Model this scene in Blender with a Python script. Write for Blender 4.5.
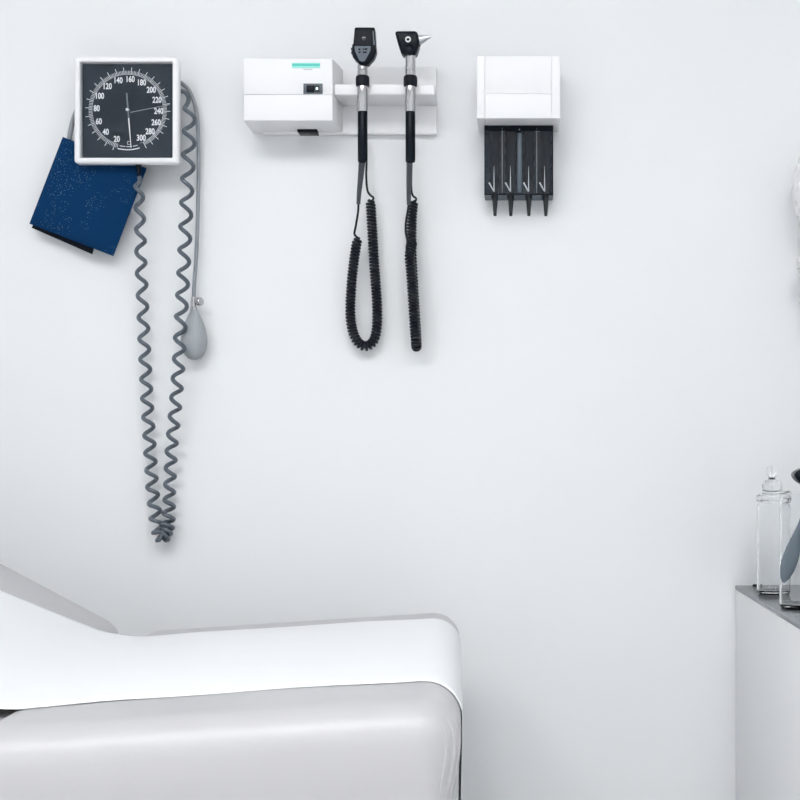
import bpy, bmesh, math, random
from mathutils import Vector, Matrix
random.seed(7)
R = math.radians
scene = bpy.context.scene
C = scene.collection
for o in list(bpy.data.objects):
    bpy.data.objects.remove(o)

# ---------------------------------------------------------------- camera / view / light
F, D, EYE, VX, VY = 1347.0, 2.0, 1.05, 520.0, 455.0
cam_d = bpy.data.cameras.new('camera')
cam_d.sensor_width = 36.0
cam_d.lens = 36.0 * F / 800.0
cam_d.shift_x = -(VX - 400) / 800.0
cam_d.shift_y = (VY - 400) / 800.0
cam_d.clip_start = 0.02
cam = bpy.data.objects.new('camera', cam_d); C.objects.link(cam)
cam.location = (0, -D, EYE); cam.rotation_euler = (R(90), 0, 0)
scene.camera = cam
vs = scene.view_settings
vs.view_transform = 'Standard'; vs.look = 'None'; vs.gamma = 1.0; vs.use_curve_mapping = False
vs.exposure = 0.0
world = bpy.data.worlds.new('world'); scene.world = world
world.use_nodes = True
world.node_tree.nodes['Background'].inputs[0].default_value = (0.85, 0.93, 1.0, 1)
world.node_tree.nodes['Background'].inputs[1].default_value = 0.3
LIGHT = 11.3              # emission of the ceiling panels' diffusers
LIGHT_COL = (0.99, 0.994, 1.0)

def P(px, py, y=0.0):
    "photo pixel (800x800) at world depth y -> world point"
    s = (D + y) / F
    return Vector(((px - VX) * s, y, EYE - (py - VY) * s))
def S(y=0.0):
    return (D + y) / F

# ---------------------------------------------------------------- materials
def mat(name, col, rough=0.5, metal=0.0, bump=0.0, bscale=200.0, var=0.0, vscale=8.0, spec=0.5,
        emit=None, estr=0.0, coat=0.0):
    m = bpy.data.materials.new(name); m.use_nodes = True
    nt = m.node_tree; b = nt.nodes['Principled BSDF']
    b.inputs['Base Color'].default_value = (*col, 1)
    b.inputs['Roughness'].default_value = rough
    b.inputs['Metallic'].default_value = metal
    b.inputs['Specular IOR Level'].default_value = spec
    b.inputs['Coat Weight'].default_value = coat
    tc = nt.nodes.new('ShaderNodeTexCoord')
    if emit:
        b.inputs['Emission Color'].default_value = (*emit, 1)
        b.inputs['Emission Strength'].default_value = estr
    n = nt.nodes.new('ShaderNodeTexNoise'); n.inputs['Scale'].default_value = vscale
    n.inputs['Detail'].default_value = 4
    nt.links.new(tc.outputs['Object'], n.inputs['Vector'])
    mx = nt.nodes.new('ShaderNodeMix'); mx.data_type = 'RGBA'
    v = max(var, 0.01)
    mx.inputs[6].default_value = tuple(min(1, c * (1 - v)) for c in col) + (1,)
    mx.inputs[7].default_value = tuple(min(1, c * (1 + v)) for c in col) + (1,)
    nt.links.new(n.outputs['Fac'], mx.inputs[0])
    nt.links.new(mx.outputs[2], b.inputs['Base Color'])
    if bump:
        nb = nt.nodes.new('ShaderNodeTexNoise'); nb.inputs['Scale'].default_value = bscale
        nb.inputs['Detail'].default_value = 3
        nt.links.new(tc.outputs['Object'], nb.inputs['Vector'])
        bp = nt.nodes.new('ShaderNodeBump'); bp.inputs['Strength'].default_value = bump
        bp.inputs['Distance'].default_value = 0.001
        nt.links.new(nb.outputs['Fac'], bp.inputs['Height'])
        nt.links.new(bp.outputs['Normal'], b.inputs['Normal'])
    return m

def clear_mat(name, tint, rough=0.03, f0=0.04, edge=0.7, haze=0.0):
    "thin clear sheet: tinted see-through plus fresnel gloss"
    m = bpy.data.materials.new(name); m.use_nodes = True
    nt = m.node_tree; nt.nodes.clear()
    out = nt.nodes.new('ShaderNodeOutputMaterial')
    tr = nt.nodes.new('ShaderNodeBsdfTransparent'); tr.inputs[0].default_value = (*tint, 1)
    gl = nt.nodes.new('ShaderNodeBsdfGlossy'); gl.inputs['Roughness'].default_value = rough
    gl.inputs[0].default_value = (1, 1, 1, 1)
    lw = nt.nodes.new('ShaderNodeLayerWeight'); lw.inputs['Blend'].default_value = 0.5
    pw = nt.nodes.new('ShaderNodeMath'); pw.operation = 'POWER'; pw.inputs[1].default_value = 4.0
    nt.links.new(lw.outputs['Facing'], pw.inputs[0])
    mm = nt.nodes.new('ShaderNodeMath'); mm.operation = 'MULTIPLY_ADD'; mm.use_clamp = True
    mm.inputs[1].default_value = edge; mm.inputs[2].default_value = f0
    nt.links.new(pw.outputs[0], mm.inputs[0])
    mx = nt.nodes.new('ShaderNodeMixShader')
    nt.links.new(mm.outputs[0], mx.inputs[0])
    nt.links.new(tr.outputs[0], mx.inputs[1]); nt.links.new(gl.outputs[0], mx.inputs[2])
    last = mx
    if haze:      # faint scattering film of the moulded material
        df = nt.nodes.new('ShaderNodeBsdfDiffuse'); df.inputs[0].default_value = (0.9, 0.91, 0.92, 1)
        m2 = nt.nodes.new('ShaderNodeMixShader'); m2.inputs[0].default_value = haze
        nt.links.new(mx.outputs[0], m2.inputs[1]); nt.links.new(df.outputs[0], m2.inputs[2]); last = m2
    nt.links.new(last.outputs[0], out.inputs[0])
    return m

def glass_mat(name):
    m = bpy.data.materials.new(name); m.use_nodes = True
    b = m.node_tree.nodes['Principled BSDF']
    b.inputs['Base Color'].default_value = (0.985, 0.99, 0.995, 1)
    b.inputs['Transmission Weight'].default_value = 1.0
    b.inputs['Roughness'].default_value = 0.02
    b.inputs['IOR'].default_value = 1.42
    return m

M = {
 'wall':   mat('wall_paint', (0.81, 0.825, 0.838), 0.6, bump=0.10, bscale=140, var=0.01, vscale=3),
 'ceil':   mat('ceiling_paint', (0.86, 0.87, 0.88), 0.8),
 'floor':  mat('floor_vinyl', (0.74, 0.74, 0.74), 0.4, var=0.06, vscale=20),
 'plastic': mat('white_plastic', (0.86, 0.86, 0.875), 0.35),
 'plastic2': mat('white_plastic_cover', (0.83, 0.83, 0.845), 0.4),
 'black':  mat('black_plastic', (0.005, 0.008, 0.013), 0.26, spec=0.1),
 'collar': mat('black_rubber_ring', (0.009, 0.011, 0.017), 0.5, bump=0.3, bscale=900, spec=0.15),
 'cord':   mat('black_cord_rubber', (0.005, 0.008, 0.014), 0.34, spec=0.3),
 'relief': mat('strain_relief_rubber', (0.06, 0.068, 0.08), 0.5),
 'chrome': mat('satin_chrome', (0.50, 0.50, 0.51), 0.12, 1.0),
 'steelgrey': mat('dark_hammer_steel', (0.12, 0.15, 0.18), 0.32, 0.3),
 'steel':  mat('brushed_steel', (0.66, 0.68, 0.70), 0.3, 1.0),
 'dial':   mat('dial_face', (0.020, 0.030, 0.043), 0.55, spec=0.12, var=0.1, vscale=300),
 'dial_in': mat('dial_disc', (0.015, 0.022, 0.032), 0.55, spec=0.12),
 'print':  mat('white_print', (0.80, 0.82, 0.84), 0.6),
 'print_g': mat('grey_print', (0.36, 0.39, 0.42), 0.6),
 'needle': mat('needle_paint', (0.85, 0.86, 0.87), 0.5),
 'needle2': mat('dark_needle_tail', (0.14, 0.16, 0.18), 0.5),
 'hose':   mat('slate_hose_rubber', (0.095, 0.115, 0.14), 0.3, var=0.05, vscale=60),
 'hose2':  mat('grey_straight_hose', (0.27, 0.29, 0.315), 0.4),
 'bulb':   mat('grey_bulb_rubber', (0.36, 0.385, 0.405), 0.5, bump=0.6, bscale=900, var=0.14, vscale=500),
 'cuffb':  mat('black_cuff_lining', (0.010, 0.013, 0.02), 0.85, spec=0.1),
 'teal':   mat('teal_label', (0.08, 0.58, 0.49), 0.5),
 'teal2':  mat('pale_teal_print', (0.30, 0.78, 0.70), 0.5),
 'dark':   mat('dark_switch_frame', (0.09, 0.11, 0.13), 0.4),
 'slate':  mat('slate_panel', (0.075, 0.10, 0.13), 0.4),
 'pale': mat('tray_glint_paint', (0.46, 0.50, 0.54), 0.3),  # pale colour standing for reflections on the clear tray
 'led':    mat('power_light', (0.7, 0.95, 0.95), 0.3, emit=(0.7, 1.0, 1.0), estr=1.2),
 'vinyl':  mat('white_vinyl', (0.50, 0.492, 0.507), 0.36, bump=0.12, bscale=350, var=0.012, vscale=5),
 'paper':  mat('exam_paper', (0.86, 0.87, 0.885), 0.75, bump=0.25, bscale=60, var=0.006),
 'cab':    mat('cabinet_laminate', (0.86, 0.865, 0.875), 0.45),
 'counter': mat('counter_laminate', (0.17, 0.185, 0.20), 0.22, var=0.08, vscale=90),
 'cone':   mat('black_speculum', (0.013, 0.015, 0.019), 0.25),
 'cutdark': mat('dull_black', (0.05, 0.05, 0.055), 0.8),  # one dull dark tone for plinths, dial shell and small windows
 'glass':  clear_mat('cover_glass', (0.96, 0.97, 0.98), 0.04, 0.03),
 'smoke':  clear_mat('smoky_plastic', (0.46, 0.53, 0.61), 0.08, 0.035, 0.6, 0.0),
 'jar':    glass_mat('clear_glass'),
 'gloves': mat('white_glove_latex', (0.80, 0.80, 0.815), 0.5),
 'diffuser': mat('light_diffuser', (0.9, 0.9, 0.9), 0.6, emit=LIGHT_COL, estr=LIGHT),
}
def cuff_material():
    m = mat('navy_cuff_fabric', (0.003, 0.034, 0.105), 0.85, spec=0.08, bump=0.35, bscale=1200, var=0.08, vscale=30)
    nt = m.node_tree; b = nt.nodes['Principled BSDF']
    src = b.inputs['Base Color'].links[0].from_socket
    tc = [n for n in nt.nodes if n.type == 'TEX_COORD'][0]
    vo = nt.nodes.new('ShaderNodeTexVoronoi'); vo.inputs['Scale'].default_value = 420
    nt.links.new(tc.outputs['Object'], vo.inputs['Vector'])
    lt = nt.nodes.new('ShaderNodeMath'); lt.operation = 'LESS_THAN'; lt.inputs[1].default_value = 0.17
    nt.links.new(vo.outputs['Distance'], lt.inputs[0])
    no = nt.nodes.new('ShaderNodeTexNoise'); no.inputs['Scale'].default_value = 26
    nt.links.new(tc.outputs['Object'], no.inputs['Vector'])
    gt = nt.nodes.new('ShaderNodeMath'); gt.operation = 'GREATER_THAN'; gt.inputs[1].default_value = 0.54
    nt.links.new(no.outputs['Fac'], gt.inputs[0])
    mu = nt.nodes.new('ShaderNodeMath'); mu.operation = 'MULTIPLY'
    nt.links.new(lt.outputs[0], mu.inputs[0]); nt.links.new(gt.outputs[0], mu.inputs[1])
    mx = nt.nodes.new('ShaderNodeMix'); mx.data_type = 'RGBA'
    nt.links.new(mu.outputs[0], mx.inputs[0]); nt.links.new(src, mx.inputs[6])
    mx.inputs[7].default_value = (0.16, 0.25, 0.36, 1)
    nt.links.new(mx.outputs[2], b.inputs['Base Color'])
    return m
M['cuff'] = cuff_material()

# ---------------------------------------------------------------- mesh helpers
def link_mesh(name, me, m, parent=None, smooth=True):
    o = bpy.data.objects.new(name, me); C.objects.link(o)
    if m: me.materials.append(M[m])
    if smooth:
        for p in me.polygons: p.use_smooth = True
        try: me.set_sharp_from_angle(angle=R(38))
        except Exception: pass
    if parent is not None:
        o.parent = parent
        o.matrix_parent_inverse = parent.matrix_world.inverted() if False else Matrix.Identity(4)
    return o
def obj(name, bm, m, parent=None, smooth=True):
    bmesh.ops.recalc_face_normals(bm, faces=bm.faces[:])
    me = bpy.data.meshes.new(name); bm.to_mesh(me); bm.free()
    if parent is not None and parent in ORI:      # parent is an Empty placed at the thing's base: store local coords
        me.transform(Matrix.Translation(-ORI[parent]))
    return link_mesh(name, me, m, parent, smooth)
ORI = {}
def thing(name, label, cat, loc, group=None):
    o = bpy.data.objects.new(name, None); C.objects.link(o)
    o.location = loc; o.empty_display_size = 0.05
    ORI[o] = Vector(loc)
    return tag(o, label, cat, group)
def tag(o, label, cat, group=None):
    o['label'] = label; o['category'] = cat
    if group: o['group'] = group
    return o
def struct(o):
    o['kind'] = 'structure'; return o
def sub(parent_obj, o):
    "make o a sub-part of a part (both already in the same local frame)"
    o.parent = parent_obj; return o

def box(p0, p1, bev=0.0, seg=2, bm=None):
    own = bm is None
    b = bmesh.new()
    r = bmesh.ops.create_cube(b, size=1.0)
    c = [(a + d) / 2 for a, d in zip(p0, p1)]; s = [abs(d - a) for a, d in zip(p0, p1)]
    for v in b.verts: v.co = Vector([c[i] + v.co[i] * s[i] for i in range(3)])
    if bev:
        bmesh.ops.bevel(b, geom=b.edges[:], offset=min(bev, min(s) * .49), segments=seg, profile=0.5, affect='EDGES')
    if own: return b
    merge(bm, b); return bm
def merge(bm, b):
    me = bpy.data.meshes.new('t'); b.to_mesh(me); b.free(); bm.from_mesh(me); bpy.data.meshes.remove(me)
def hexa(front, back, bev=0.0, seg=2):
    "front, back: 4 points each, same winding"
    b = bmesh.new()
    f = [b.verts.new(p) for p in front]; k = [b.verts.new(p) for p in back]
    b.faces.new(f); b.faces.new(k[::-1])
    for i in range(4):
        j = (i + 1) % 4
        b.faces.new((f[j], f[i], k[i], k[j]))
    bmesh.ops.recalc_face_normals(b, faces=b.faces[:])
    if bev: bmesh.ops.bevel(b, geom=b.edges[:], offset=bev, segments=seg, profile=0.5, affect='EDGES')
    return b
def prism(pts, y0, y1, bev=0.0, seg=2, shrink=0.0):
    "polygon of (x,z) pushed from y0 to y1"
    b = bmesh.new()
    a = [b.verts.new((x, y0, z)) for x, z in pts]; c = [b.verts.new((x, y1, z)) for x, z in pts]
    b.faces.new(a); b.faces.new(c[::-1])
    n = len(pts)
    for i in range(n):
        j = (i + 1) % n
        b.faces.new((a[j], a[i], c[i], c[j]))
    bmesh.ops.recalc_face_normals(b, faces=b.faces[:])
    if bev: bmesh.ops.bevel(b, geom=b.edges[:], offset=bev, segments=seg, profile=0.5, affect='EDGES')
    return b
def lathe(prof, base, axis=(0, 0, 1), n=28, cap=True):
    "prof: list of (r, h) along axis from base"
    b = bmesh.new(); ax = Vector(axis).normalized()
    q = Vector((0, 0, 1)).rotation_difference(ax).to_matrix()
    rings = []
    for r, h in prof:
        ring = []
        for i in range(n):
            t = 2 * math.pi * i / n
            ring.append(b.verts.new(Vector(base) + q @ Vector((r * math.cos(t), r * math.sin(t), h))))
        rings.append(ring)
    for k in range(len(rings) - 1):
        for i in range(n):
            j = (i + 1) % n
            b.faces.new((rings[k][i], rings[k][j], rings[k + 1][j], rings[k + 1][i]))
    if cap:
        b.faces.new(rings[0][::-1]); b.faces.new(rings[-1])
    return b
def spline(pts, step):
    "catmull-rom through pts, resampled to even steps"
    P_ = [Vector(p) for p in pts]
    P_ = [2 * P_[0] - P_[1]] + P_ + [2 * P_[-1] - P_[-2]]
    dense = []
    for i in range(1, len(P_) - 2):
        p0, p1, p2, p3 = P_[i - 1:i + 3]
        for k in range(40):
            t = k / 40
            dense.append(0.5 * ((2 * p1) + (-p0 + p2) * t + (2 * p0 - 5 * p1 + 4 * p2 - p3) * t * t + (-p0 + 3 * p1 - 3 * p2 + p3) * t ** 3))
    dense.append(P_[-2])
    out = [dense[0]]; acc = 0
    for a, c in zip(dense, dense[1:]):
        d = (c - a).length
        while d > 0 and acc + d >= step:
            t = (step - acc) / d
            a = a.lerp(c, t); out.append(a); d = (c - a).length; acc = 0
        acc += d
    if (out[-1] - dense[-1]).length > step * .3: out.append(dense[-1])
    return out
def sweep(pts, rad, n=8, bm=None):
    "round tube along points; rad is a number or a function of 0..1"
    b = bm or bmesh.new(); N = len(pts); T = []
    for i in range(N):
        T.append((pts[min(i + 1, N - 1)] - pts[max(i - 1, 0)]).normalized())
    ref = Vector((0, 1, 0)) if abs(T[0].y) < .9 else Vector((1, 0, 0))
    u = (ref - T[0] * ref.dot(T[0])).normalized(); rings = []
    for i in range(N):
        u = (u - T[i] * u.dot(T[i])).normalized(); w = T[i].cross(u)
        r = rad(i / max(1, N - 1)) if callable(rad) else rad
        rings.append([b.verts.new(pts[i] + (u * math.cos(2 * math.pi * k / n) + w * math.sin(2 * math.pi * k / n)) * r) for k in range(n)])
    for a, c in zip(rings, rings[1:]):
        for k in range(n):
            j = (k + 1) % n
            b.faces.new((a[k], a[j], c[j], c[k]))
    b.faces.new(rings[0][::-1]); b.faces.new(rings[-1])
    return b
def helix(center, radius, pitch, side, per=14, phase=0.0):
    """centre line points -> coil. radius(t), pitch(t): t 0..1 along; side: fixed vector of the second axis."""
    N = len(center); out = []; ph = phase
    L = [0]
    for a, c in zip(center, center[1:]): L.append(L[-1] + (c - a).length)
    tot = L[-1]; s = 0.0; i = 0
    while s < tot:
        while i < N - 2 and L[i + 1] < s: i += 1
        t = (s - L[i]) / max(1e-9, L[i + 1] - L[i])
        c = center[i].lerp(center[i + 1], t)
        a0 = max(0, i - 3); a1 = min(N - 1, i + 4)
        T = (center[a1] - center[a0]).normalized()
        e2 = (Vector(side) - T * T.dot(Vector(side))).normalized(); e1 = T.cross(e2)
        r = radius(s / tot)
        out.append(c + e1 * r * math.cos(ph) + e2 * r * math.sin(ph))
        ds = pitch(s / tot) / per
        ph += 2 * math.pi / per; s += ds
    return out
def lerp_tab(tab):
    def f(t):
        for (a, va), (b_, vb) in zip(tab, tab[1:]):
            if t <= b_: return va + (vb - va) * (t - a) / (b_ - a)
        return tab[-1][1]
    return f
def text_mesh(body, size, sx=1.0, off=0.0):
    cu = bpy.data.curves.new('txt', 'FONT'); cu.body = body; cu.size = size
    cu.align_x = 'CENTER'; cu.align_y = 'CENTER'; cu.offset = off; cu.resolution_u = 3
    o = bpy.data.objects.new('txt', cu); C.objects.link(o)
    dg = bpy.context.evaluated_depsgraph_get()
    me = bpy.data.meshes.new_from_object(o.evaluated_get(dg))
    bpy.data.objects.remove(o); bpy.data.curves.remove(cu)
    xs = [v.co.x for v in me.vertices]; zs = [v.co.y for v in me.vertices]
    cx = (min(xs) + max(xs)) / 2; cy = (min(zs) + max(zs)) / 2
    for v in me.vertices:
        v.co = Vector(((v.co.x - cx) * sx, 0, v.co.y - cy))
    return me

# ---------------------------------------------------------------- room
X0, X1, Y0, H = -2.3, 1.25, -3.9, 2.6
struct(obj('wall_back', box((X0 - .1, 0, 0), (X1 + .1, .1, H)), 'wall'))
struct(obj('wall_left', box((X0 - .1, Y0, 0), (X0, 0, H)), 'wall'))
struct(obj('wall_right', box((X1, Y0, 0), (X1 + .1, 0, H)), 'wall'))
struct(obj('wall_front', box((X0 - .1, Y0 - .1, 0), (X1 + .1, Y0, H)), 'wall'))
struct(obj('floor', box((X0 - .1, Y0 - .1, -.1), (X1 + .1, .1, 0)), 'floor'))
struct(obj('ceiling', box((X0 - .1, Y0 - .1, H), (X1 + .1, .1, H + .1)), 'ceil'))
struct(obj('baseboard_back', box((X0, -.012, 0), (.30, 0, .1), .003), 'plastic'))
# faint horizontal seam of the wall covering
s0, s1 = P(206, 336.6), P(742, 336.6)
struct(obj('trim_1', box((s0.x, -.0003, s0.z - .0006), (s1.x, 0, s0.z + .0004)), 'wall'))

def ceiling_light(x, y, label):
    t = thing('ceiling_light', label, 'light', (x, y, H - .03))
    hw, hl = .30, .60
    bm = box((x - hw, y - hl, H - .03), (x - hw + .03, y + hl, H), .003)
    box((x + hw - .03, y - hl, H - .03), (x + hw, y + hl, H), .003, bm=bm)
    box((x - hw + .03, y - hl, H - .03), (x + hw - .03, y - hl + .03, H), .003, bm=bm)
    box((x - hw + .03, y + hl - .03, H - .03), (x + hw - .03, y + hl, H), .003, bm=bm)
    obj('frame', bm, 'plastic', t)
    obj('diffuser', box((x - hw + .03, y - hl + .03, H - .02), (x + hw - .03, y + hl - .03, H - .012)), 'diffuser', t)
ceiling_light(-.40, -2.35, 'middle white framed ceiling light panel between two others')
ceiling_light(-1.20, -2.35, 'unseen white framed ceiling light panel added on the backrest side of the row')  # outer panel added out of view to soften the shadows
ceiling_light(.40, -2.35, 'unseen white framed ceiling light panel added on the cabinet side of the row')  # its opposite number, likewise added for a wider, softer source

# ---------------------------------------------------------------- exam table
YAW, TILT, BACK = R(2.7), R(3.4), R(28.5)
tb = P(132, 632, -.15)
TX, TYb, TZ = tb.x + .008, -.15, tb.z + .004
W_T, L_S, TH = .70, .436, .105
table = thing('exam_table', 'white vinyl padded exam table with raised backrest and rounded corners', 'exam table', (TX, TYb, 0))
table.rotation_euler = (0, 0, YAW)
ORI.pop(table)
def cushion(L, W, T_, corner, edge, nx=18, ny=18):
    "padded slab: x 0..L, y -W..0, top at z 0, rounded plan corners and rolled edges, slightly domed"
    b = bmesh.new()
    def outline(inset):
        pts = []; r = max(corner - inset, .004)
        for cx, cy, a0 in ((L - inset - r, -inset - r, 0), (inset + r, -inset - r, 90), (inset + r, -W + inset + r, 180), (L - inset - r, -W + inset + r, 270)):
            for k in range(9):
                a = R(a0 + 90 * k / 8); pts.append((cx + r * math.cos(a), cy + r * math.sin(a)))
        return pts
    prof = [(edge * .5 * (1 - math.sin(R(90 * k / 6))), -T_ + edge * .5 * (1 - math.cos(R(90 * k / 6)))) for k in range(7)]
    und = .009
    prof = [(i_ + und, z_) for i_, z_ in prof]
    prof += [(und * (1 - t) ** 1.6, -T_ + edge * .5 + (T_ - 1.5 * edge) * t) for t in (.2, .4, .6, .8)]
    prof += [(edge * (1 - math.cos(R(90 * k / 10))), -edge + edge * math.sin(R(90 * k / 10))) for k in range(11)]
    prof += [(edge + .02 + .03 * k, .0008 * k) for k in range(1, 5)]
    rings = [[b.verts.new((x, y, z)) for x, y in outline(i)] for i, z in prof]
    n = len(rings[0])
    for a, c in zip(rings, rings[1:]):
        for k in range(n):
            j = (k + 1) % n
            b.faces.new((a[k], a[j], c[j], c[k]))
    b.faces.new(rings[0][::-1]); b.faces.new(rings[-1])
    return b
seat = obj('seat_cushion', cushion(L_S, W_T, TH, .04, .034), 'vinyl', table)
seat.location = (.004, 0, TZ); seat.rotation_euler = (0, -TILT, 0)
# gathered vinyl tuck at the corner of the seat
cr = .04
def corner_pt(ang, out, z):
    return Vector((L_S - cr + (cr + out) * math.cos(ang), -W_T + cr + (cr + out) * math.sin(ang), z))
bm = bmesh.new()
for a0, rr in ((-52, .0016), (-38, .0020), (-24, .0014)):
    pts = []
    for k in range(16):
        t = k / 15; z = -.018 - .082 * t
        out = -.034 * (1 - math.cos(math.asin(max(0, min(1, (z + .034) / .034))))) if z > -.034 else .0
        if z < -.034: out = -.009 * (min(1, (-.034 - z) / .054)) ** 1.6
        pts.append(corner_pt(R(a0 + 4 * math.sin(t * 5)), out - .0004, z))
    sweep(pts, lambda t, rr=rr: rr * (.35 + .9 * math.sin(math.pi * min(1, t * 1.1)) ** .7 if t < .9 else .35), 6, bm)
tuck = obj('corner_tuck', bm, 'vinyl', table)
tuck.location = seat.location; tuck.rotation_euler = seat.rotation_euler
back = obj('backrest_cushion', cushion(.72, W_T, .095, .036, .034), 'vinyl', table)
back.matrix_local = Matrix.Translation((-.004, 0, TZ)) @ Matrix.Rotation(BACK, 4, 'Y') @ Matrix.Translation((-.72, 0, 0))
obj('gap_filler', box((-.03, -W_T + .03, TZ - .085), (.03, -.03, TZ - .007), .006), 'vinyl', table)  # vinyl filler added to lighten the dark gap between the cushions
base = bmesh.new()
box((-.62, -.62, 0.0), (.38, -.08, .09), .006, bm=base)
obj('plinth', base, 'cutdark', table)
obj('cabinet_body', box((-.66, -.66, .09), (.42, -.04, .64), .012), 'cab', table)
obj('top_plate', box((-.66, -.68, .64), (.43, -.02, .682), .008), 'plastic', table)
for k in range(2):
    dr = obj('drawer', box((-.60 + .5 * k, -.672, .16), (-.14 + .5 * k, -.66, .58), .004), 'cab', table)
    sub(dr, obj('handle', box((-.45 + .5 * k, -.69, .50), (-.29 + .5 * k, -.672, .515), .004), 'steel'))
# folding bracket that carries the backrest
obj('backrest_bracket', hexa([(-.50, -.60, .682), (-.42, -.60, .682), (-.42, -.60, .86), (-.50, -.60, .90)],
                             [(-.50, -.10, .682), (-.42, -.10, .682), (-.42, -.10, .86), (-.50, -.10, .90)]), 'steel', table)
obj('seat_support', hexa([(.02, -.60, .682), (.36, -.60, .682), (.36, -.60, .729), (.02, -.60, .709)],
                         [(.02, -.10, .682), (.36, -.10, .682), (.36, -.10, .729), (.02, -.10, .709)]), 'steel', table)

# paper sheet over the table: profile (u, w) in the table's frame
def paper_profile():
    pts = []; e = .0015
    db = Vector((-math.cos(BACK), math.sin(BACK))); ds = Vector((math.cos(TILT), math.sin(TILT)))
    nb = Vector((math.sin(BACK), math.cos(BACK))); ns = Vector((-math.sin(TILT), math.cos(TILT)))
    for k in range(26):
        d = .66 - (.66 - .035) * k / 25
        pts.append(db * d + nb * (e ))
    p0 = db * .035 + nb * e; p2 = ds * .04 + ns * e; p1 = Vector((0, .001))
    for k in range(1, 16):
        t = k / 16; pts.append(p0 * (1 - t) ** 2 + p1 * 2 * t * (1 - t) + p2 * t * t)
    Ls = L_S + .004
    for k in range(24):
        d = .04 + (Ls - .036 - .04) * k / 23
        pts.append(ds * d + ns * (e + .0003 * math.sin(d * 20)))
    r = .034 + .0015
    c = ds * (Ls - .034) + ns * (-.034)
    for k in range(1, 13):
        a = R(90 - 90 * k / 12); pts.append(c + ds * (r * math.cos(a)) + ns * (r * math.sin(a) - 0 * a))
    for k in range(1, 16):
        pts.append(c + ds * r + Vector((-.0003 * k, -.02 * k)))
    return pts
prof = paper_profile()
pb = bmesh.new(); NV = 40; rows = []
rnd = random.Random(3)
for i, q in enumerate(prof):
    u = q.x; row = []
    # distance of the two borders from the back edge of the table
    far = .096 + (.0 if u > 0 else min(.16, -u * .62))
    if u > .10: far += .008 * min(1, (u - .1) / .3)
    near = .592 + (.0 if u > 0.05 else .05 * min(1, (.05 - u) / .3))
    near += .0025 * math.sin(u * 17) + .0015 * math.sin(u * 41)
    for k in range(NV + 1):
        v = far + (near - far) * k / NV
        ins = min(v, W_T - v, abs(u), abs(L_S - u))
        w = .0004 * math.sin(v * 33 + u * 9) + .0003 * math.sin(v * 71 - u * 23) + .0008 * max(0, min(4, (ins - .054) / .03))
        if k in (0, NV): w = .0008 * max(0, min(4, (ins - .054) / .03)) - .0015 + .0003
        row.append(pb.verts.new((u, -v, q.y + w * (1 if u < L_S - .09 or k in (0, NV) else max(0, (L_S - .01 - u) / .08) if u < L_S - .01 else 0))))
    rows.append(row)
for a, c in zip(rows, rows[1:]):
    for k in range(NV):
        pb.faces.new((a[k], a[k + 1], c[k + 1], c[k]))
paper = obj('exam_paper', pb, 'paper')
paper.location = (TX, TYb, TZ); paper.rotation_euler = (0, 0, YAW)
sm = paper.modifiers.new('thickness', 'SOLIDIFY'); sm.thickness = .0004; sm.offset = 1
tag(paper, 'strip of smooth white paper laid over the exam table', 'paper')

# ---------------------------------------------------------------- blood pressure gauge
GY = -.058
gc = P(126.0, 109.6, GY); g = S(GY)
gauge = thing('blood_pressure_gauge', 'square white framed wall gauge with dark round dial reading up to 300', 'gauge', (gc.x, 0, gc.z))
def ring_frame(cx, cz, ow, oh, iw, ih, y0, y1, bev, corner):
    b = bmesh.new()
    def rr(w, h, r):
        pts = []
        for sx, sz, a0 in ((1, 1, 0), (-1, 1, 90), (-1, -1, 180), (1, -1, 270)):
            for k in range(6):
                a = R(a0 + 18 * k); pts.append((cx + sx * (w - r) + r * math.cos(a), cz + sz * (h - r) + r * math.sin(a)))
        return pts
    layers = [(rr(ow - .002, oh - .002, corner), y1), (rr(ow, oh, corner), y1 - .004), (rr(ow, oh, corner), y0 + bev),
              (rr(ow - bev * .4, oh - bev * .4, corner), y0 + bev * .3), (rr(ow - bev, oh - bev, corner), y0),
              (rr(iw + bev * .4, ih + bev * .4, .002), y0), (rr(iw, ih, .0015), y0 + bev * .5), (rr(iw, ih, .0015), y1)]
    L_ = [[b.verts.new((x, y, z)) for x, z in pts] for pts, y in layers]
    n = len(L_[0])
    for q in range(len(L_)):
        a, c = L_[q], L_[(q + 1) % len(L_)]
        for k in range(n):
            j = (k + 1) % n
            b.faces.new((a[k], a[j], c[j], c[k]))
    return b
obj('frame', ring_frame(gc.x, gc.z, 52.3 * g, 53.6 * g, 46.3 * g, 48.0 * g, GY, GY + .018, .0035, .0055), 'plastic', gauge)
obj('housing', box((gc.x - 37 * g, GY + .018, gc.z - 27 * g), (gc.x + 37 * g, 0, gc.z + 42 * g), .004), 'plastic', gauge)
obj('back_shell', box((gc.x - 46.2 * g, GY + .0125, gc.z - 47.9 * g), (gc.x + 46.2 * g, GY + .0185, gc.z + 47.9 * g)), 'cutdark', gauge)
DY = GY + .0112
dial = obj('dial_plate', box((gc.x - 46.1 * g, DY, gc.z - 47.8 * g), (gc.x + 46.1 * g, DY + .0012, gc.z + 47.8 * g)), 'dial', gauge)
dc = P(127.8, 110.0, DY); d_ = S(DY)
def local(p): return Vector(p)
sub(dial, obj('dial_disc', lathe([(35.2 * d_, 0), (35.2 * d_, .0003)], (dc.x, DY, dc.z), (0, -1, 0), 72), 'dial_in', gauge))
def polar(a_deg, r):   # clockwise from the bottom, as on the dial
    a = R(a_deg); return dc.x - r * math.sin(a), dc.z - r * math.cos(a)
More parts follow.
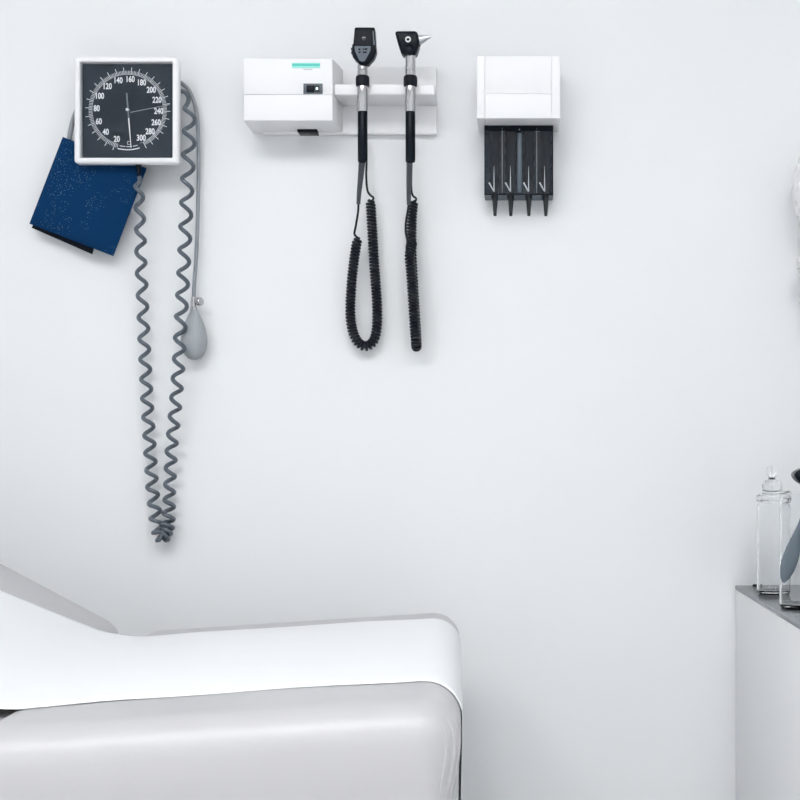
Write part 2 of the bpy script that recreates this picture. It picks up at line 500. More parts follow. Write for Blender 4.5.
TAB = [(0, -2), (20, 20.5), (40, 45), (60, 68.5), (80, 93), (100, 117), (120, 140), (140, 163), (160, 185.5), (180, 207.6),
       (200, 229.6), (220, 251), (240, 272), (260, 293.5), (280, 313.7), (300, 334)]
ang = lerp_tab(TAB)
PY = DY - .0005
def tick(bm, a, r0, r1, w):
    x0, z0 = polar(a, r0 * d_); x1, z1 = polar(a, r1 * d_)
    t = Vector((z1 - z0, 0, -(x1 - x0))).normalized() * w * d_ / 2
    vs_ = [bm.verts.new(Vector((x, PY, z)) + s * t) for x, z, s in ((x0, z0, 1), (x1, z1, 1), (x1, z1, -1), (x0, z0, -1))]
    bm.faces.new(vs_)
tk = bmesh.new()
for v in range(16, 305, 2):
    if v % 10 == 0: tick(tk, ang(v), 35.6, 42.6, .6)
    elif v > 300: continue
    else: tick(tk, ang(v), 35.6, 39.2, .45)
sub(dial, obj('scale_marks', tk, 'print', gauge, False))
rg = bmesh.new()
for r0, r1, a0, a1 in ((35.3, 35.75, 16, 340),):
    N = 120
    pr = []
    for k in range(N + 1):
        a = a0 + (a1 - a0) * k / N
        xa, za = polar(a, r0 * d_); xb, zb = polar(a, r1 * d_)
        pr.append((rg.verts.new((xa, PY, za)), rg.verts.new((xb, PY, zb))))
    for (a, b_), (c, e) in zip(pr, pr[1:]): rg.faces.new((a, b_, e, c))
sub(dial, obj('scale_ring', rg, 'print_g', gauge, False))
# two tiny rows of print under the zero
fp = bmesh.new()
for k in range(19):
    a = -13.5 + 27 * k / 18
    if k in (5, 12): continue
    x, z = polar(a - 1.5, 36.7 * d_)
    box((x - .35 * d_, PY - .0001, z - .42 * d_), (x + .35 * d_, PY, z + .42 * d_), bm=fp)
for k in range(27):
    a = -15.5 + 31 * k / 26
    x, z = polar(a - 1.5, 39.8 * d_)
    box((x - .42 * d_, PY - .0001, z - .5 * d_), (x + .42 * d_, PY, z + .5 * d_), bm=fp)
sub(dial, obj('fine_print', fp, 'print', gauge, False))
zb = bmesh.new()
zc = polar(-2.4, 33 * d_)
for sx0, sx1, sz0, sz1 in ((-1.7, 1.7, 1.3, 1.7), (-1.7, 1.7, -1.7, -1.3), (-1.7, -1.3, -1.7, 1.7), (1.3, 1.7, -1.7, 1.7)):
    box((zc[0] + sx0 * d_, PY - .0001, zc[1] + sz0 * d_), (zc[0] + sx1 * d_, PY, zc[1] + sz1 * d_), bm=zb)
sub(dial, obj('zero_box', zb, 'print', gauge, False))
for v, a in TAB[1:]:
    me = text_mesh(str(v), 8.3 * d_, .74, .00034)
    x, z = polar(a, 31.0 * d_)
    me.transform(Matrix.Translation(Vector((x, PY - .0002, z)) - ORI[gauge]))
    n_ = link_mesh('numeral', me, 'print', dial, False)
    n_['label'] = 'white numeral %d' % v
def needle(name, p0, p1, w0, w1, y, m):
    a, b_ = P(*p0, y), P(*p1, y); dirn = (b_ - a).normalized(); n = Vector((dirn.z, 0, -dirn.x)) * d_
    return obj(name, hexa([a + n * w0, a - n * w0, b_ - n * w1, b_ + n * w1],
               [p + Vector((0, .0004, 0)) for p in (a + n * w0, a - n * w0, b_ - n * w1, b_ + n * w1)]), m, gauge, False)
needle('needle', (128.6, 118), (131.0, 147.5), .62, .30, DY - .003, 'needle')
needle('needle_tail', (126.6, 93), (128.6, 118), .75, .75, DY - .0030, 'needle2')
needle('thin_line', (130.5, 112.3), (169.5, 104.6), .30, .20, DY - .0018, 'print_g')  # thin grey line running from the hub to the right
obj('hub', lathe([(1.5 * d_, 0), (1.5 * d_, .0035), (.6 * d_, .0042)], (dc.x, DY, dc.z), (0, -1, 0), 16), 'print', gauge)
# slightly domed cover glass
gl = bmesh.new(); NG = 24; grid = []
for i in range(NG + 1):
    row = []
    for j in range(NG + 1):
        u, v = -1 + 2 * i / NG, -1 + 2 * j / NG
        row.append(gl.verts.new((gc.x + u * 46.1 * g, GY + .0045 - .0003 * (1 - u * u) * (1 - v * v) ** 1 * .9, gc.z + v * 47.8 * g)))
    grid.append(row)
for i in range(NG):
    for j in range(NG): gl.faces.new((grid[i][j], grid[i + 1][j], grid[i + 1][j + 1], grid[i][j + 1]))
obj('cover_glass', gl, 'glass', gauge)
sp = P(138.5, 163, -.045)
obj('hose_fitting', lathe([(.0042, 0), (.0042, .012), (.0030, .013), (.0030, .022)], (sp.x, -.0455, sp.z + .004), (0.05, -.05, -1), 16), 'black', gauge)

# cuff: folded navy cloth, black lining peeping out
CY0, CY1 = -.031, -.010
cuff = thing('blood_pressure_cuff', 'folded navy blue cloth cuff hanging tilted behind the square gauge', 'cuff', P(113, 257, -.02))
def cuff_layer(name, quad, y0, y1, m, seed, puff=.0035):
    "cloth slab from four corners (photo px), rounded, gently puffed"
    a, b_, c, d = [P(x, z, y0) for x, z in quad]   # TL, TR, BR, BL
    bm = bmesh.new(); N = 18; f = []; k_ = []
    rn = random.Random(seed); ph = rn.random() * 6
    for i in range(N + 1):
        rf, rk = [], []
        for j in range(N + 1):
            u, v = i / N, j / N
            p = a.lerp(b_, u).lerp(d.lerp(c, u), v)
            e = (1 - (2 * u - 1) ** 8) * (1 - (2 * v - 1) ** 8)
            h = (y1 - y0) / 2; mid = (y0 + y1) / 2
            wob = puff * (.6 * math.sin(u * 3.1 + ph) * math.sin(v * 2.6 + .4)) + .0006 * math.sin(u * 9 + v * 7 + ph)
            rf.append(bm.verts.new((p.x, mid - h * max(.12, e ** .4) - wob * e, p.z)))
            rk.append(bm.verts.new((p.x, mid + h * max(.12, e ** .4), p.z)))
        f.append(rf); k_.append(rk)
    for i in range(N):
        for j in range(N):
            bm.faces.new((f[i][j], f[i + 1][j], f[i + 1][j + 1], f[i][j + 1]))
            bm.faces.new((k_[i][j], k_[i][j + 1], k_[i + 1][j + 1], k_[i + 1][j]))
    for i in range(N):
        for r_ in ((f[i][0], f[i + 1][0], k_[i + 1][0], k_[i][0]), (f[i + 1][N], f[i][N], k_[i][N], k_[i + 1][N]),
                   (f[0][i + 1], f[0][i], k_[0][i], k_[0][i + 1]), (f[N][i], f[N][i + 1], k_[N][i + 1], k_[N][i])):
            bm.faces.new(r_)
    return obj(name, bm, m, cuff)
cuff_layer('front_flap', [(61.5, 136), (145.5, 167.5), (112, 255.5), (28, 223)], -.036, -.024, 'cuff', 1)
cuff_layer('lining', [(63, 139), (119, 162), (91.5, 254), (31, 227.5)], -.0235, -.017, 'cuffb', 2, .001)
cuff_layer('back_flap', [(66, 143), (139, 171), (106, 250), (36, 222)], -.0165, -.006, 'cuff', 4, .0)
obj('cuff_hose', sweep(spline([P(68.5, 143, -.021), P(70.5, 132, -.021), P(73.5, 119, -.021), P(79, 106, -.024), P(84, 99, -.027)], .003), .0036, 10), 'hose2', cuff)

# coiled hose hanging from the gauge: one long helix down, round and up again
hose = None
cl = [P(138.9, 176.5, -.047), P(139.2, 188, -.050), P(139.5, 205, -.048), P(140.5, 235, -.044), P(141, 262, -.033), P(142.5, 300, -.024), P(144.5, 350, -.02), P(147, 400, -.02),
      P(150, 450, -.02), P(152.5, 490, -.02), P(155, 512, -.022), P(157, 528, -.026), P(162, 538, -.028), P(166.5, 530, -.024),
      P(168.5, 514, -.021), P(169.5, 492, -.02), P(171.5, 450, -.026), P(176, 400, -.036), P(179.5, 350, -.047), P(180.6, 325, -.049), P(182, 300, -.044), P(184.5, 250, -.040),
      P(187, 190, -.038), P(189.2, 140, -.038), P(189, 112, -.038), P(185, 95, -.036), P(181.5, 91, -.035)]
cpath = spline(cl, .002)
px = S(-.02)
rad_f = lerp_tab([(0, .0 * px), (.012, 3.6 * px), (.1, 4.4 * px), (.42, 5.0 * px), (.447, 5.2 * px), (.465, 5.6 * px), (.485, 5.0 * px), (.50, 4.6 * px), (.7, 4.9 * px), (.96, 5.4 * px), (1, 1.5 * px)])
pit_f = lerp_tab([(0, 21 * px), (.15, 22 * px), (.25, 19.5 * px), (.40, 16 * px), (.43, 14 * px), (.440, 5 * px), (.460, 5 * px), (.472, 12 * px), (.51, 16 * px), (.7, 21 * px), (.85, 24 * px), (1, 23 * px)])
hl = helix(cpath, rad_f, pit_f, (0, 1, 0), 18, phase=R(20))
hl = [Vector((p.x, min(p.y, -.0035), p.z)) for p in hl]
hose = obj('coiled_hose', sweep(hl, 2.15 * px, 9), 'hose')
tag(hose, 'long slate grey coiled hose looping down below the square gauge', 'hose')

# squeeze bulb on a straight hose
bp = P(194, 360, -.022); BY = -.022; bs = S(BY)
bulb = thing('inflation_bulb', 'grey rubber squeeze bulb with chrome valve on a straight grey hose', 'bulb', (bp.x, BY, bp.z))
prof_b = [(3.6, 50.5), (4.2, 48), (6.2, 44), (9.0, 38), (11.4, 31), (12.8, 24), (13.0, 18), (12.0, 11), (9.6, 5.5), (6.2, 2), (2.5, .3)]
obj('rubber_bulb', lathe([(r * bs, h * bs) for r, h in prof_b[::-1]], bp, (0.0, 0, 1), 32), 'bulb', bulb)
cv = P(193.6, 309.5, BY)
valve = obj('valve', lathe([(3.5 * bs, 0), (3.5 * bs, 2.2 * bs), (3.0 * bs, 2.5 * bs), (3.0 * bs, 9 * bs), (2.6 * bs, 9.5 * bs), (2.6 * bs, 12.5 * bs)], cv, (0, 0, 1), 20), 'chrome', bulb)
kb = P(196, 302.5, BY)
sub(valve, obj('valve_screw', lathe([(1.4 * bs, 0), (1.4 * bs, 2.4 * bs), (3.8 * bs, 2.5 * bs), (4.2 * bs, 3.2 * bs), (4.2 * bs, 6.4 * bs), (3.7 * bs, 7 * bs)], kb, (1, -.55, .18), 18), 'chrome', bulb))
obj('straight_hose', sweep(spline([P(176, 80, -.018), P(182.5, 84, -.016), P(190, 92, -.015), P(195.5, 108, -.015), P(198, 130, -.015), P(198.6, 165, -.015), P(198, 205, -.015),
                                   P(196.5, 250, -.017), P(194.2, 286, -.021), P(193.7, 298.5, BY)], .004), 1.95 * bs, 10), 'hose2', bulb)

# ---------------------------------------------------------------- instrument wall unit
uo = P(340, 134, 0)
unit = thing('instrument_wall_unit', 'long white wall unit with teal label and power switch holding two instruments', 'charger', (P(345, 134).x, 0, uo.z))
FY = -.080
def quad(x0, y0, x1, y1, y): return [P(x0, y0, y), P(x1, y0, y), P(x1, y1, y), P(x0, y1, y)]
obj('back_plate', hexa(quad(262, 66.8, 436.6, 134, -.012), [Vector((p.x, 0, p.z)) for p in quad(262, 66.8, 436.6, 134, -.012)], .002), 'plastic', unit)
# cover in two shells with a fine joint; the side facing the handles flares towards the wall
fq, bq = quad(243.7, 58.5, 332.5, 120.6, FY), quad(253, 71.5, 344.5, 133.6, 0)
def cover(t0, t1):
    f = [fq[0].lerp(fq[3], t0), fq[1].lerp(fq[2], t0), fq[1].lerp(fq[2], t1), fq[0].lerp(fq[3], t1)]
    b = [bq[0].lerp(bq[3], t0), bq[1].lerp(bq[2], t0), bq[1].lerp(bq[2], t1), bq[0].lerp(bq[3], t1)]
    return hexa(f, b, .0010, 3)
cov = obj('upper_cover', cover(0, .581), 'plastic2', unit)
obj('lower_cover', cover(.5825, 1), 'plastic2', unit)
obj('instrument_rail', hexa(quad(334, 83.8, 434.8, 94.8, -.073), [Vector((p.x, -.011, p.z)) for p in quad(334, 83.8, 434.8, 94.8, -.073)], .0022, 3), 'plastic2', unit)
def plate(name, x0, y0, x1, y1, yy, th, m, par, bev=.0003):
    a, b_ = P(x0, y1, yy), P(x1, y0, yy)
    return obj(name, box((a.x, yy, a.z), (b_.x, yy + th, b_.z), bev), m, par)
lab = plate('label_strip', 292, 62.8, 320, 68, FY - .0004, .0008, 'teal', unit, 0)
pr = bmesh.new()
for y0, y1, x0, x1 in ((63.0, 63.7, 292.2, 319.8), (66.0, 67.9, 292.2, 319.8)):
    a, b_ = P(x0, y1, FY - .0006), P(x1, y0, FY - .0006); box((a.x, FY - .0006, a.z), (b_.x, FY - .0003, b_.z), bm=pr)
sub(lab, obj('label_stripes', pr, 'teal2', unit, False))
fpr = bmesh.new(); xk = 303.5
for w in (1.6, 1.2, 1.5, .9, 1.3):
    a, b_ = P(xk, 69.9, FY - .0004), P(xk + w, 69.2, FY - .0004); box((a.x, FY - .0004, a.z), (b_.x, FY, b_.z), bm=fpr); xk += w + .5
sub(lab, obj('fine_print', fpr, 'print_g', unit, False))
sw = plate('power_switch', 303.3, 83.4, 322.6, 93.8, FY - .0012, .003, 'dark', unit, .0006)
sub(sw, plate('rocker', 306.3, 85.2, 314.2, 92.2, FY - .0030, .003, 'black', unit, .0008))
sub(sw, plate('indicator_window', 314.6, 85.2, 319.6, 92.2, FY - .0020, .002, 'cutdark', unit, .0004))
lp = P(316.9, 88.6, FY - .002)
sub(sw, obj('power_light', lathe([(1.2 * S(FY), 0), (1.1 * S(FY), .0007), (.5 * S(FY), .001)], lp, (0, -1, 0), 14), 'led', unit))
s0 = P(300, 134, -.002); s1 = P(319.5, 134, -.002)
obj('cable_socket', box((s0.x, -.028, fq[2].z - .0035), (s1.x, -.002, fq[2].z + .002), .001), 'black', unit)

def instrument(name, label, cx, cat):
    AY = -.082; s = S(AY)
    t = thing(name, label, cat, P(cx, 162, AY))
    a = P(cx, 0, AY)
    def z(py): return P(cx, py, AY).z
    def part(nm, prof, m):
        return obj(nm, lathe([(r * s, 0 + (z(py) - z(162))) for r, py in prof], (a.x, AY, z(162)), (0, 0, 1), 28), m, t)
    part('handle_grip', [(3.2, 162.6), (4.6, 162), (4.9, 160), (4.95, 113), (4.7, 112)], 'black')
    part('handle_sleeve', [(4.9, 112), (5.3, 111), (5.45, 88), (5.3, 86.5)], 'chrome')
    part('collar', [(5.6, 86.8), (6.6, 86.2), (6.9, 84), (6.9, 79), (6.6, 77), (5.8, 76)], 'collar')
    return t, s, AY, part
def cord(name, center, r_px, pitch_px, wire_px, side, par, y=-.03, phase=0):
    k = S(y)
    h = helix(spline(center, .001), lambda t: r_px * k * min(1, t * 60 + .3, (1 - t) * 60 + .3), lambda t: pitch_px * k, side, 12, phase)
    h = [Vector((p.x, min(p.y, -wire_px * k * 1.05), p.z)) for p in h]
    return obj(name, sweep(h, wire_px * k, 7), 'cord', par)

# ophthalmoscope
oph, s, AY, part = instrument('ophthalmoscope', 'black flat headed eye scope with chrome neck and looped coiled cord', 362.6, 'ophthalmoscope')
part('neck', [(5.0, 76.3), (5.1, 71), (4.6, 70.6), (4.6, 70.2), (5.0, 69.8), (4.9, 62)], 'chrome')
hy0, hy1 = AY - .012, AY + .006
def poly(pts, y): return [(P(a, b_, y).x, P(a, b_, y).z) for a, b_ in pts]
head = obj('head', prism(poly([(354.6, 27.0), (374.6, 27.0), (375.6, 44), (376.2, 51), (373.6, 57.5), (369.2, 62.0), (368.0, 64), (359.2, 64), (358.0, 62.0), (353.4, 57.5), (352.0, 51), (353.0, 44)], hy0), hy0, hy1, .0022, 3), 'black', oph)
gear = []
gcen = P(364.2, 51.5, AY)
for k in range(72):
    a = 2 * math.pi * k / 72; r = (12.9 if (k // 2) % 2 else 12.2) * s
    gear.append((gcen.x + r * math.cos(a), gcen.z + r * .93 * math.sin(a)))
obj('lens_wheel', prism(gear, AY - .006, AY + .003), 'collar', oph)
fp_ = obj('face_panel', prism(poly([(357.0, 29.6), (371.4, 29.6), (372.4, 45.4), (356.0, 45.4)], hy0), hy0 - .0006, hy0 + .001, .0004, 1), 'black', head and oph)
obj('side_panel', prism(poly([(372.4, 31), (373.8, 31), (374.8, 45), (373.4, 45)], hy0), hy0 - .0003, hy0 + .001), 'slate', oph)
lens = obj('lens_window', lathe([(1.9 * s, 0), (2.2 * s, .0006), (1.5 * s, .0008), (1.4 * s, .0002)], (P(363.8, 38.6, hy0).x, hy0 - .0006, P(363.8, 38.6, hy0).z), (0, -1, 0), 18), 'cutdark', oph)
sub(lens, plate('bright_slot', 362.4, 37.0, 365.6, 37.8, hy0 - .0014, .0006, 'print_g', oph, 0))
pn = obj('dial_panel', prism(poly([(354.6, 46.2), (370.8, 46.2), (370.2, 51), (364.8, 61), (362.0, 61.6), (359.4, 60.5), (355.0, 51)], hy0), hy0 - .0005, hy0 + .001), 'slate', oph)
nm = bmesh.new()
for x0, x1, y0, y1 in ((358.3, 360.4, 48.4, 50.2), (362.8, 363.9, 48.2, 50), (364.6, 367.4, 48.2, 50), (358.6, 360.6, 51.4, 53), (362.8, 366.8, 51.4, 53)):
    a, b_ = P(x0, y1, hy0 - .0007), P(x1, y0, hy0 - .0007); box((a.x, hy0 - .0008, a.z), (b_.x, hy0, b_.z), bm=nm)
sub(pn, obj('dial_print', nm, 'black', oph, False))
obj('strain_relief', sweep(spline([P(362.0, 162, AY), P(360.6, 178, -.066), P(359.2, 192, -.054), P(358.4, 204, -.046)], .002), lambda t: (3.4 - 1.4 * t) * s, 10), 'relief', oph)
obj('cord_lead', sweep(spline([P(358.4, 203, -.0465), P(358.0, 212, -.04), P(355.8, 226, -.033), P(354.4, 234, -.03), P(357.5, 237.5, -.028)], .002), 1.15 * s, 8), 'cord', oph)
obj('cord_tail', sweep(spline([P(366.5, 136, -.010), P(366.6, 160, -.014), P(366.2, 176, -.018), P(367.4, 190, -.020), P(370.2, 195, -.020), P(373.5, 197.8, -.020), P(372, 201, -.018)], .002), 1.15 * s, 8), 'cord', oph)
cord('coiled_cord', [P(357.6, 238, -.028), P(354.6, 256, -.026), P(351.9, 280, -.024), P(350.4, 305, -.022), P(351.4, 325, -.02), P(356.5, 340, -.019), P(365, 346.2, -.018),
                     P(373.4, 341, -.018), P(377.0, 325, -.018), P(376.8, 300, -.018), P(374.2, 265, -.018), P(372.2, 230, -.018), P(370.4, 200, -.018)],
     3.75, 3.25, 1.55, (0, 1, 0), oph)

# otoscope
oto, s, AY, part = instrument('otoscope', 'black angular headed ear scope with silver cone tip and bunched coiled cord', 410.4, 'otoscope')
part('neck', [(5.2, 76.3), (5.3, 71), (4.9, 70.6), (5.1, 70.2), (5.0, 58), (5.6, 54)], 'chrome')
oh = obj('head', prism(poly([(395.2, 33.2), (417.6, 33.0), (419.0, 38), (420.3, 45), (418.4, 51), (416.6, 56.6), (402.8, 56.6), (400.4, 52), (398.0, 44)], AY), AY - .0125, AY + .0125, .004, 3), 'black', oto)
pc = P(408.1, 39.5, AY - .0125)
obj('port_ring', lathe([(1.5 * s, 0), (2.9 * s, 0), (2.9 * s, .0012), (2.4 * s, .0018), (1.6 * s, .0016), (1.5 * s, 0)], pc, (0, -1, 0), 22, False), 'print', oto)
obj('front_bulge', lathe([(5.2 * s, 0), (5.0 * s, .0016), (3.5 * s, .003), (1, .0034) if False else (1.0 * s, .0034)], P(409, 49.5, AY - .0115), (0, -1, 0), 24), 'black', oto)
sp0 = P(417.4, 40.4, AY)
tipd = P(431, 36.4, AY - .004) - sp0
Ls = tipd.length
obj('speculum_mount', lathe([(6.4 * s, 0), (6.4 * s, .0035), (5.6 * s, .0045)], P(416.4, 40.6, AY), tipd, 22), 'black', oto)
obj('cone_tip', lathe([(5.3 * s, .003), (4.6 * s, .0055), (1.0 * s, Ls), (.6 * s, Ls), (.6 * s, Ls - .002)], sp0, tipd, 24), 'steel', oto)
obj('strain_relief', sweep(spline([P(409.6, 162, AY), P(409.0, 178, -.068), P(408.8, 192, -.058), P(408.8, 205, -.050)], .002), lambda t: (3.2 - 1.1 * t) * s, 10), 'relief', oto)
obj('cord_lead', sweep(spline([P(408.8, 204, -.0505), P(407.6, 212, -.05), P(406.0, 222, -.05), P(405.8, 232, -.05), P(407.5, 241, -.05), P(406.6, 248, -.05), P(408, 253, -.048)], .002), 1.2 * s, 8), 'cord', oto)
obj('cord_tail', sweep(spline([P(411.5, 136, -.010), P(411.5, 165, -.016), P(411.2, 186, -.020), P(412.6, 195, -.022), P(416.2, 198.5, -.022), P(415, 202, -.020)], .002), 1.15 * s, 8), 'cord', oto)
cord('coiled_cord', [P(413.4, 201, -.020), P(411.8, 222, -.018), P(411.6, 250, -.016), P(413.6, 290, -.015), P(415.8, 325, -.015), P(416.6, 340, -.018),
                     P(416.4, 346.5, -.028), P(416.0, 343, -.040), P(414.8, 330, -.045), P(413.0, 300, -.046), P(411.0, 272, -.047), P(409.6, 256, -.047), P(411.6, 246, -.040),
                     P(413.0, 240, -.035)],
     3.75, 3.2, 1.5, (0, 1, 0), oto)

# ---------------------------------------------------------------- specula dispenser
spo = P(518.5, 200, -.02)
disp = thing('specula_dispenser', 'white wall dispenser with a smoky clear tray below its boxy cover', 'dispenser', (spo.x, 0, spo.z))
FD = -.082
def slab(name, x0, y0, x1, y1, yf, yb, m, bev=.0006):
    a, b_ = P(x0, y1, yf), P(x1, y0, yf)
    return obj(name, box((a.x, yf, a.z), (b_.x, yb, b_.z), bev, 3), m, disp)
slab('cover_side', 476.9, 56.2, 484.9, 118.4, FD, 0, 'plastic2')
slab('cover_side', 551.6, 56.2, 560.2, 118.4, FD, 0, 'plastic2')
slab('cover_upper_panel', 485.05, 56.2, 551.5, 93.85, FD + .0004, 0, 'plastic2', .0006)
slab('cover_lower_panel', 485.05, 94.0, 551.5, 118.4, FD, 0, 'plastic2', .0006)
TY = -.041
a, b_ = P(484.3, 195.2, TY), P(553.2, 118, TY)
topz = P(500, 118.4, FD).z + .002
t_ = .0016
def tray(name, p0, p1, m='smoke', bev=0): return obj(name, box(p0, p1, bev), m, disp)
tray('tray_front', (a.x, TY, a.z), (b_.x, TY + t_, topz))
tray('tray_side', (a.x, TY + t_, a.z), (a.x + t_, 0, topz))
tray('tray_side', (b_.x - t_, TY + t_, a.z), (b_.x, 0, topz))
tray('tray_back', (a.x + t_, -.004, a.z), (b_.x - t_, -.0004, topz), 'slate')
# dark outline strips (moulded rim) of the tray
rim = bmesh.new()
for p0, p1 in (((a.x, TY - .0006, a.z), (a.x + .0016, TY, topz)), ((b_.x - .0016, TY - .0006, a.z), (b_.x, TY, topz)),
               ((a.x, TY - .0006, a.z), (b_.x, TY, a.z + .0022)), ((a.x, TY - .0006, topz - .010), (b_.x, TY, topz))):
    box(p0, p1, bm=rim)
obj('tray_rim', rim, 'black', disp)
glints = bmesh.new()  # pale bars paint the V reflections and lit divider edges of the tray
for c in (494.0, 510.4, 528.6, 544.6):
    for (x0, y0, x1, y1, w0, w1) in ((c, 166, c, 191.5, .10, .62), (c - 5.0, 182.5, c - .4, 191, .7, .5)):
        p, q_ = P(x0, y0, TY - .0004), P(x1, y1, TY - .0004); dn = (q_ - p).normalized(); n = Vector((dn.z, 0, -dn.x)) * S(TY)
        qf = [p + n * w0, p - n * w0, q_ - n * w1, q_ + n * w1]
        merge(glints, hexa([v + Vector((0, -.0006, 0)) for v in qf], [v + Vector((0, .0004, 0)) for v in qf]))
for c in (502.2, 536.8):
    p, q_ = P(c - .16, 193, TY), P(c + .16, 128, TY); box((p.x, TY - .0006, p.z), (q_.x, TY, q_.z), bm=glints)
obj('tray_glints', glints, 'pale', disp, False)
cxs = [494.8, 510.6, 528.6, 545.2]
# perforated bottom: strips between the holes
xs = [a.x] + sum([[P(c - 3.4, 0, -.02).x, P(c + 3.4, 0, -.02).x] for c in cxs], []) + [b_.x]
bt = bmesh.new()
for k in range(0, len(xs), 2): box((xs[k], TY + t_, a.z), (xs[k + 1], -.004, a.z + .002), bm=bt)
obj('tray_bottom', bt, 'slate', disp)
for c in (502.7, 537.2):
    q = P(c, 0, -.03); tray('divider', (q.x - .0006, TY + t_, a.z + .002), (q.x + .0006, -.004, topz), 'smoke')
q = P(519.6, 0, -.038)
obj('centre_rib', box((q.x - .0030, TY - .0012, P(0, 192.5, TY).z), (q.x + .0030, TY + .0006, P(0, 133, TY).z), .001), 'slate', disp)
scp = P(518.6, 130.4, TY)
obj('screw', lathe([(2.8 * S(TY), 0), (2.6 * S(TY), .0012), (1.2 * S(TY), .0018)], scp, (0, -1, 0), 16), 'black', disp)
obj('screw_head', lathe([(.9 * S(TY), .0015), (.7 * S(TY), .0024)], (scp.x + .0012, scp.y, scp.z + .0008), (0, -1, 0), 10), 'chrome', disp)
# black ear specula stacked inside, the lowest pokes out
k_ = S(-.02)
def speculum_mesh():
    prof_ = [(1.3, 0), (1.55, 0.2), (2.7, 14.5), (3.3, 18), (5.2, 30), (5.9, 31), (6.0, 36), (5.5, 36), (5.4, 31.5), (4.8, 30), (2.9, 18), (2.2, 14), (.8, .3), (1.3, 0)]
    b = lathe([(r * k_, h * k_) for r, h in prof_], (0, 0, 0), (0, 0, 1), 22, False)
    bmesh.ops.recalc_face_normals(b, faces=b.faces[:])
    me = bpy.data.meshes.new('ear_speculum'); b.to_mesh(me); b.free(); return me
sm_ = speculum_mesh()
link0 = True
for i, c in enumerate(cxs):
    for lvl in range(5):
        o = bpy.data.objects.new('ear_speculum', sm_); C.objects.link(o)
        if link0:
            sm_.materials.append(M['cone'])
            for p in sm_.polygons: p.use_smooth = True
            sm_.set_sharp_from_angle(angle=R(50)); link0 = False
        p = P(c + (0.6 if i == 3 else .2), 216, -.0205)
        o.location = (p.x, -.0205, p.z + lvl * 12.5 * k_)
        where = 'beside the centre rib of' if i in (1, 2) else 'along the outer edge of'
        if lvl == 0: tag(o, 'black ear speculum, tip sticking out ' + where + ' the dispenser tray', 'speculum', 'specula at the bottom of the dispenser')
        else: tag(o, 'black ear speculum nested in a stack ' + where + ' the smoky tray', 'speculum', 'specula stacked inside the dispenser')

# ---------------------------------------------------------------- counter cabinet with jars
cz = P(735, 585.3, 0).z; cxl = P(735, 585, 0).x
CX1, CYF = 1.0, -.62
cab = thing('base_cabinet', 'light grey cabinet side standing against the wall under a dark counter', 'cabinet', ((cxl + CX1) / 2, CYF / 2, 0))
obj('carcass', box((cxl + .0008, CYF + .02, .08), (CX1, -.0015, cz - .006), .001), 'cab', cab)
obj('plinth', box((cxl + .01, CYF + .06, 0), (CX1, -.01, .08)), 'cutdark', cab)
for k in range(2):
    w = (CX1 - cxl) / 2
    dr = obj('door', box((cxl + w * k + .003, CYF, .09), (cxl + w * (k + 1) - .003, CYF + .019, cz - .02), .002), 'cab', cab)
    sub(dr, obj('handle', box((cxl + w * (.85 if k == 0 else 1.1), CYF - .025, .55), (cxl + w * (.85 if k == 0 else 1.1) + .012, CYF, .70), .004), 'steel', cab))
ctr = obj('countertop', box((cxl, CYF - .01, cz - .006), (CX1, -.001, cz), .001), 'counter')
tag(ctr, 'thin dark grey countertop carrying the clear jars', 'countertop')
kn = P(754.5, 586.5, -.012)
bump_ = obj('rubber_bumper', lathe([(.0032, 0), (.0034, .001), (.0028, .0028), (.001, .0032)], (kn.x, -.014, cz), (0, 0, 1), 16), 'black')
tag(bump_, 'small black rubber bumper at the back of the countertop', 'bumper')

def glass_jar(name, label, x, y, r, h, lid, group=None):
    t = thing(name, label, 'jar', (x, y, cz), group)
    w = .0016
    outer = [(.0004, 0), (r - .003, 0), (r, .003), (r, h - .010), (r - .002, h - .006), (r - .002, h - .004), (r + .001, h - .003), (r + .001, h)]
    inner = [(r - w - .001, h), (r - w - .002, h - .008), (r - w, h - .012), (r - w, .006), (r - w - .003, .004), (.0004, .004), (.0004, 0)]
    obj('glass_body', lathe(outer + inner, (x, y, cz), (0, 0, 1), 40, False), 'jar', t)
    if lid:
        L_ = [(.0004, h - .006), (r - .004, h - .006), (r - .004, h + .0005), (r + .001, h + .0006), (r + .0012, h + .004), (r - .005, h + .008), (r - .007, h + .012), (r - .007, h + .020), (r - .009, h + .024), (.006, h + .027), (.0045, h + .030), (.007, h + .034), (.0085, h + .039), (.007, h + .044), (.0015, h + .046), (.0004, h + .046), (.0004, h - .006)]
        obj('lid', lathe(L_, (x, y, cz), (0, 0, 1), 36, False), 'jar', t)
    return t
def jar_at(pxc, z, r, htop, lid, label, **kw):
    y = z - D; X = (pxc - VX) * z / F
    return glass_jar('glass_jar', label, X, y, r, (EYE - (htop - VY) * z / F) - cz, lid, **kw), X, y
j1, jx, jy = jar_at(772, 1.872, .0208, 499, True, 'tall clear glass jar with round knobbed lid nearest the wall')
j2, jx2, jy2 = jar_at(803.5, 1.70, .0300, 491, False, 'open clear glass jar with a black headed reflex hammer hooked over its rim')
j3, _, _ = jar_at(822, 1.862, .0240, 497, True, 'clear lidded glass jar beside the wall next to the tall knobbed jar')

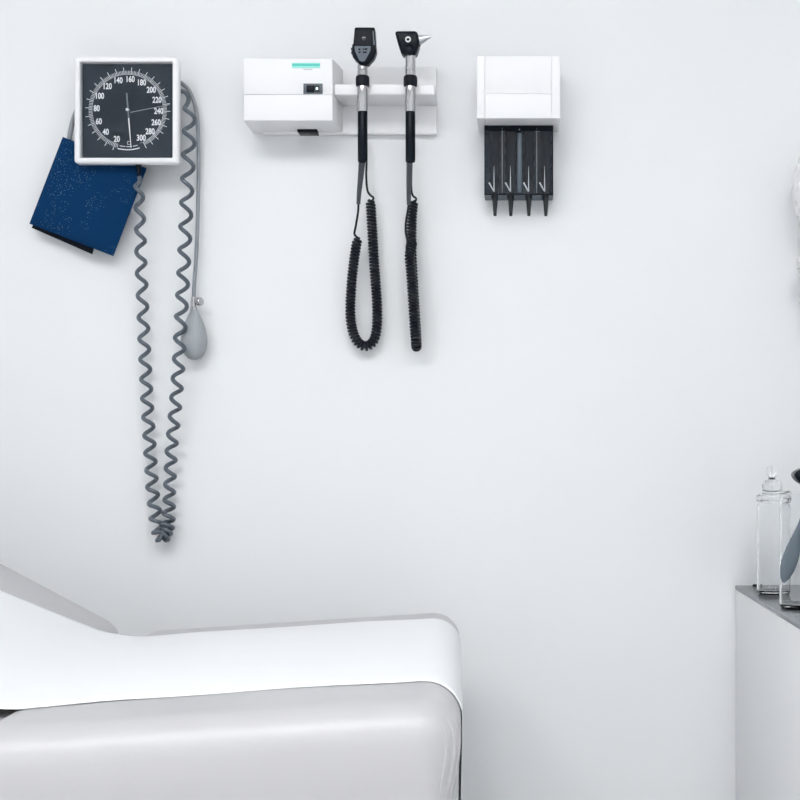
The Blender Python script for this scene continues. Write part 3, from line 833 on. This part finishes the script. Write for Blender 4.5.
# reflex hammer standing in the open jar
hm = thing('reflex_hammer', 'reflex hammer with triangular black rubber head and flat leaf shaped steel handle', 'hammer', P(783.5, 582, -.337))
HYd = -.337
hs = S(HYd)
tip, top = P(783.2, 582.5, HYd), P(815, 476, HYd)
ax = (top - tip); Lh = ax.length; ax.normalize(); nx_ = Vector((ax.z, 0, -ax.x))
hb = bmesh.new(); fr_, bk_ = [], []
wid = lerp_tab([(0, 1.2), (.04, 4.6), (.12, 7.3), (.22, 8.2), (.32, 7.2), (.45, 4.4), (.55, 2.6), (.7, 2.2), (1, 2.2)])
NL = 40
secs = []
for i in range(NL + 1):
    t = i / NL; c = tip + ax * Lh * t; w_ = wid(t) * hs
    th = .0022 if t < .5 else .0026
    ring = []
    for k in range(10):
        a_ = 2 * math.pi * k / 10
        ring.append(hb.verts.new(c + nx_ * w_ * math.cos(a_) + Vector((0, th * math.sin(a_), 0))))
    secs.append(ring)
for q0, q1 in zip(secs, secs[1:]):
    for k in range(10):
        hb.faces.new((q0[k], q0[(k + 1) % 10], q1[(k + 1) % 10], q1[k]))
hb.faces.new(secs[0][::-1]); hb.faces.new(secs[-1])
obj('handle', hb, 'steelgrey' if 'steelgrey' in M else 'steel', hm)
hd = [P(793.2, 473.6, HYd), P(799, 469.4, HYd), P(838, 461, HYd), P(843, 466, HYd), P(838, 486, HYd), P(826, 492, HYd), P(803, 485, HYd), P(795.5, 479.5, HYd)]
obj('rubber_head', prism([(p.x, p.z) for p in hd], HYd - .008, HYd + .022, .0035, 3), 'black', hm)

# ---------------------------------------------------------------- glove box on the wall, its glove hanging out
gx0 = P(805, 0, -.05).x
gb = thing('glove_dispenser', 'white wall mounted glove box with crumpled white gloves bulging from its side', 'glove box', (gx0 + .06, 0, P(0, 300).z))
zt, zb_ = P(0, 150, -.05).z, P(0, 300, -.05).z
obj('box', box((gx0, -.10, zb_), (gx0 + .13, 0, zt), .003), 'plastic', gb)
def crumple(name, cpx, cpy, y, rx, ry, rz, seed):
    b = bmesh.new(); bmesh.ops.create_icosphere(b, subdivisions=4, radius=1)
    rn = random.Random(seed); W_ = [(Vector((rn.uniform(-1, 1), rn.uniform(-1, 1), rn.uniform(-1, 1))) * 7, rn.uniform(0, 6), rn.uniform(.05, .16)) for _ in range(9)]
    c = P(cpx, cpy, y)
    for v in b.verts:
        f = 1 + sum(am * abs(math.sin(v.co.dot(k) + ph)) for k, ph, am in W_) - .45
        v.co = Vector((c.x + v.co.x * f * rx, c.y + v.co.y * f * ry, c.z + v.co.z * f * rz))
    return obj(name, b, 'gloves', gb)
crumple('glove', 804.5, 190, -.06, .013, .02, .034, 5)
crumple('glove', 805, 264, -.06, .010, .018, .014, 9)
